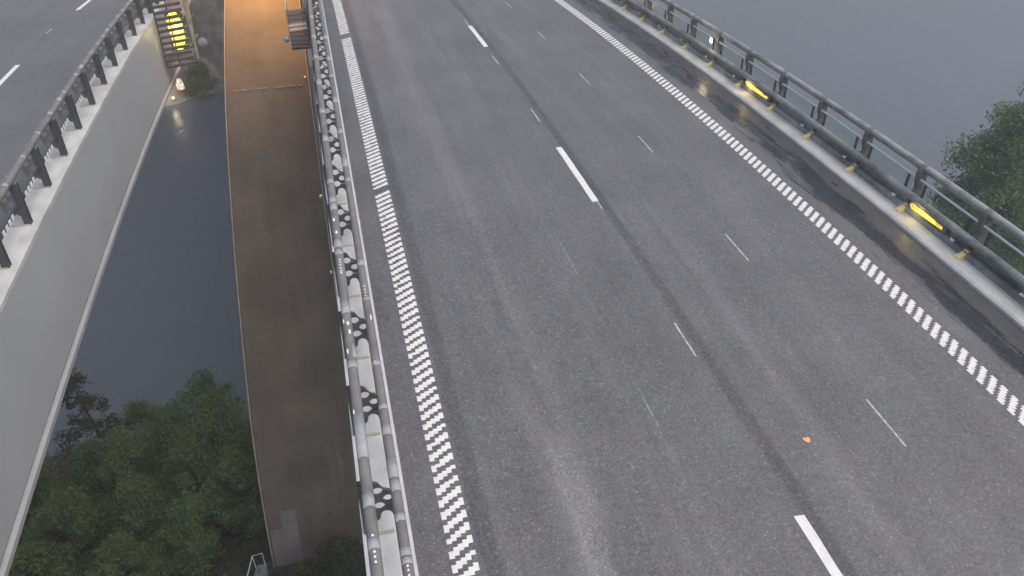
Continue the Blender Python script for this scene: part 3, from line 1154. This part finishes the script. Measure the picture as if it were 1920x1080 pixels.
# ------------------------------------------------------------------ inspection platforms by the arch
PL = empty("inspection_platform", (-11.5, 20.2, -3.0))
tag(PL, "louvred platform with a yellow lit lamp hung on the neighbouring deck", "platform")
zt = -2.72
for k in range(15):
    z = zt + .02 + .245 * k
    MB().add([(-12.02, 19.80, z), (-10.95, 19.80, z + .12), (-10.95, 19.84, z + .15), (-12.02, 19.84, z + .03),
              (-12.02, 19.80, z - .10), (-10.95, 19.80, z + .02), (-10.95, 19.84, z + .05), (-12.02, 19.84, z - .07)],
             [(0, 1, 2, 3), (7, 6, 5, 4), (0, 4, 5, 1), (1, 5, 6, 2), (2, 6, 7, 3), (3, 7, 4, 0)]).build("slat", M_SLAT, PL)
MB().box(-12.07, -12.02, 19.78, 19.92, zt - .05, zt + 3.7).build("side_frame", M_SLAT, PL)
MB().box(-11.55, -11.51, 19.88, 19.94, zt - .05, zt + 3.7).build("stiffener", M_SLAT, PL)
MB().add([(-10.92, 19.75, zt + 3.8), (-10.62, 19.75, zt + 3.8), (-10.72, 19.75, zt + .25), (-10.77, 19.75, zt + .25),
          (-10.92, 19.9, zt + 3.8), (-10.62, 19.9, zt + 3.8), (-10.72, 19.9, zt + .25), (-10.77, 19.9, zt + .25)],
         [(3, 2, 1, 0), (4, 5, 6, 7), (0, 1, 5, 4), (1, 2, 6, 5), (2, 3, 7, 6), (3, 0, 4, 7)]).build("tapered_bracket", M_BRONZE, PL)
for a in (0.8, 1.6, 2.4, 3.2):
    MB().tube([(-10.95, 19.7, zt + a), (-10.55, 19.7, zt + a + .5)], .02, 6).build("lattice_bar", M_BRONZE, PL)
MB().box(-12.0, -11.0, 20.2, 21.6, zt + .10, zt + .16).build("floor_grate", M_SLAT, PL)
pl = empty("platform_lamp", (-11.35, 20.3, -1.9))
tag(pl, "bright yellow lamp panel behind the louvres of the far platform", "lamp")
pz = -2.1
MB().add([(-11.58, 20.0, pz), (-11.28, 20.0, pz + .02), (-11.10, 20.0, pz + .4), (-11.08, 20.0, pz + 1.1), (-11.25, 20.0, pz + 1.6), (-11.5, 20.0, pz + 1.6), (-11.68, 20.0, pz + 1.25), (-11.65, 20.0, pz + .5)],
         [(0, 1, 2, 3, 4, 5, 6, 7)]).build("lens", M_GLOWP, pl)
MB().box(-11.70, -11.06, 20.02, 20.16, pz - .02, pz + 1.62).build("housing", M_STEEL, pl, bevel=.02)

spill("platform_lamp_light", (-11.36, 19.95, -1.2), 45, (1, .75, .3), .15)
spill("spot_lamp_light", (6.4, 7.9, .86 + zc(7.9)), 3, (1, .8, .5))

PR = empty("inspection_platform", (-6.5, 18.2, -2.0))
tag(PR, "small grey louvred platform hung on the near deck above the arch", "platform")
for k in range(9):
    z = -1.72 + .17 * k
    MB().add([(-6.80, 17.95, z), (-6.10, 17.95, z + .05), (-6.10, 18.03, z + .15), (-6.80, 18.03, z + .10),
              (-6.80, 17.98, z - .03), (-6.10, 17.98, z + .02), (-6.10, 18.06, z + .12), (-6.80, 18.06, z + .07)],
             [(0, 1, 2, 3), (7, 6, 5, 4), (0, 4, 5, 1), (1, 5, 6, 2), (2, 6, 7, 3), (3, 7, 4, 0)]).build("slat", M_SLATLIT if k in (4, 5) else M_SLAT, PR)  # two slats take the painted lit tone
MB().box(-6.85, -6.80, 17.93, 19.6, -1.80, -.2).build("side_frame", M_BRONZE, PR)
MB().box(-6.10, -6.02, 17.95, 19.6, -1.80, -.2).build("side_frame", M_SLAT, PR)
MB().box(-6.80, -6.10, 18.1, 19.6, -1.85, -1.78).build("floor_grate", M_SLAT, PR)
cb2 = empty("small_camera", (-6.95, 18.0, -1.4))
tag(cb2, "small grey camera head on the corner of the near platform", "camera")
lathe([(.02, -1.50), (.085, -1.46), (.10, -1.36), (.085, -1.27), (.02, -1.24)], -6.97, 18.0).build("dome", M_PALEGREY, cb2, smooth=True)
MB().tube([(-6.95, 18.0, -1.3), (-6.84, 18.05, -1.25)], .02, 6).build("arm", M_STEEL, cb2)
gl = empty("marker_lamp", (-5.9, 18.0, -1.0))
tag(gl, "tiny white lamp shining at the edge of the near deck by the platform", "lamp")
MB().box(-6.035, -5.985, 17.80, 17.92, -1.10, -.98).build("housing", M_STEEL, gl)
MB().box(-6.03, -5.99, 17.79, 17.80, -1.09, -.99).build("lens", M_GLOWW, gl)

# ------------------------------------------------------------------ small thing on the road
leaf = [(0, -.055), (.03, -.035), (.052, .0), (.05, .03), (.025, .042), (.0, .026), (-.025, .045), (-.055, .03), (-.058, .0), (-.03, -.03)]
m = MB()
lx, ly = .85, -7.76
lz = zc(ly)
m.add([(lx, ly, lz + .012)] + [(lx + a * 1.05, ly + b * 1.25, lz + .006 + .10 * abs(a)) for a, b in leaf], [(0, i + 1, (i + 1) % 10 + 1) for i in range(10)])
o = m.build("fallen_leaf", M_LEAFO)
s = o.modifiers.new("thick", 'SOLIDIFY')
s.thickness = .002
tag(o, "single orange leaf lying on the asphalt right of the joint", "leaf")

# ------------------------------------------------------------------ evening haze over the fjord
hz = MB().box(-520, 520, -75, 620, -39.6, 36.0).build("haze", None)
hm_ = bpy.data.materials.new("haze_air")
hm_.use_nodes = True
ht = hm_.node_tree
ht.nodes.remove(ht.nodes["Principled BSDF"])
pv = ht.nodes.new("ShaderNodeVolumePrincipled")
pv.inputs['Color'].default_value = (0.88, 0.93, 0.98, 1)
pv.inputs['Density'].default_value = 0.0018
pv.inputs['Anisotropy'].default_value = 0.2
ht.links.new(pv.outputs[0], ht.nodes["Material Output"].inputs['Volume'])
hz.data.materials.append(hm_)
tag(hz, "thin pale evening haze hanging over the fjord", kind='stuff')
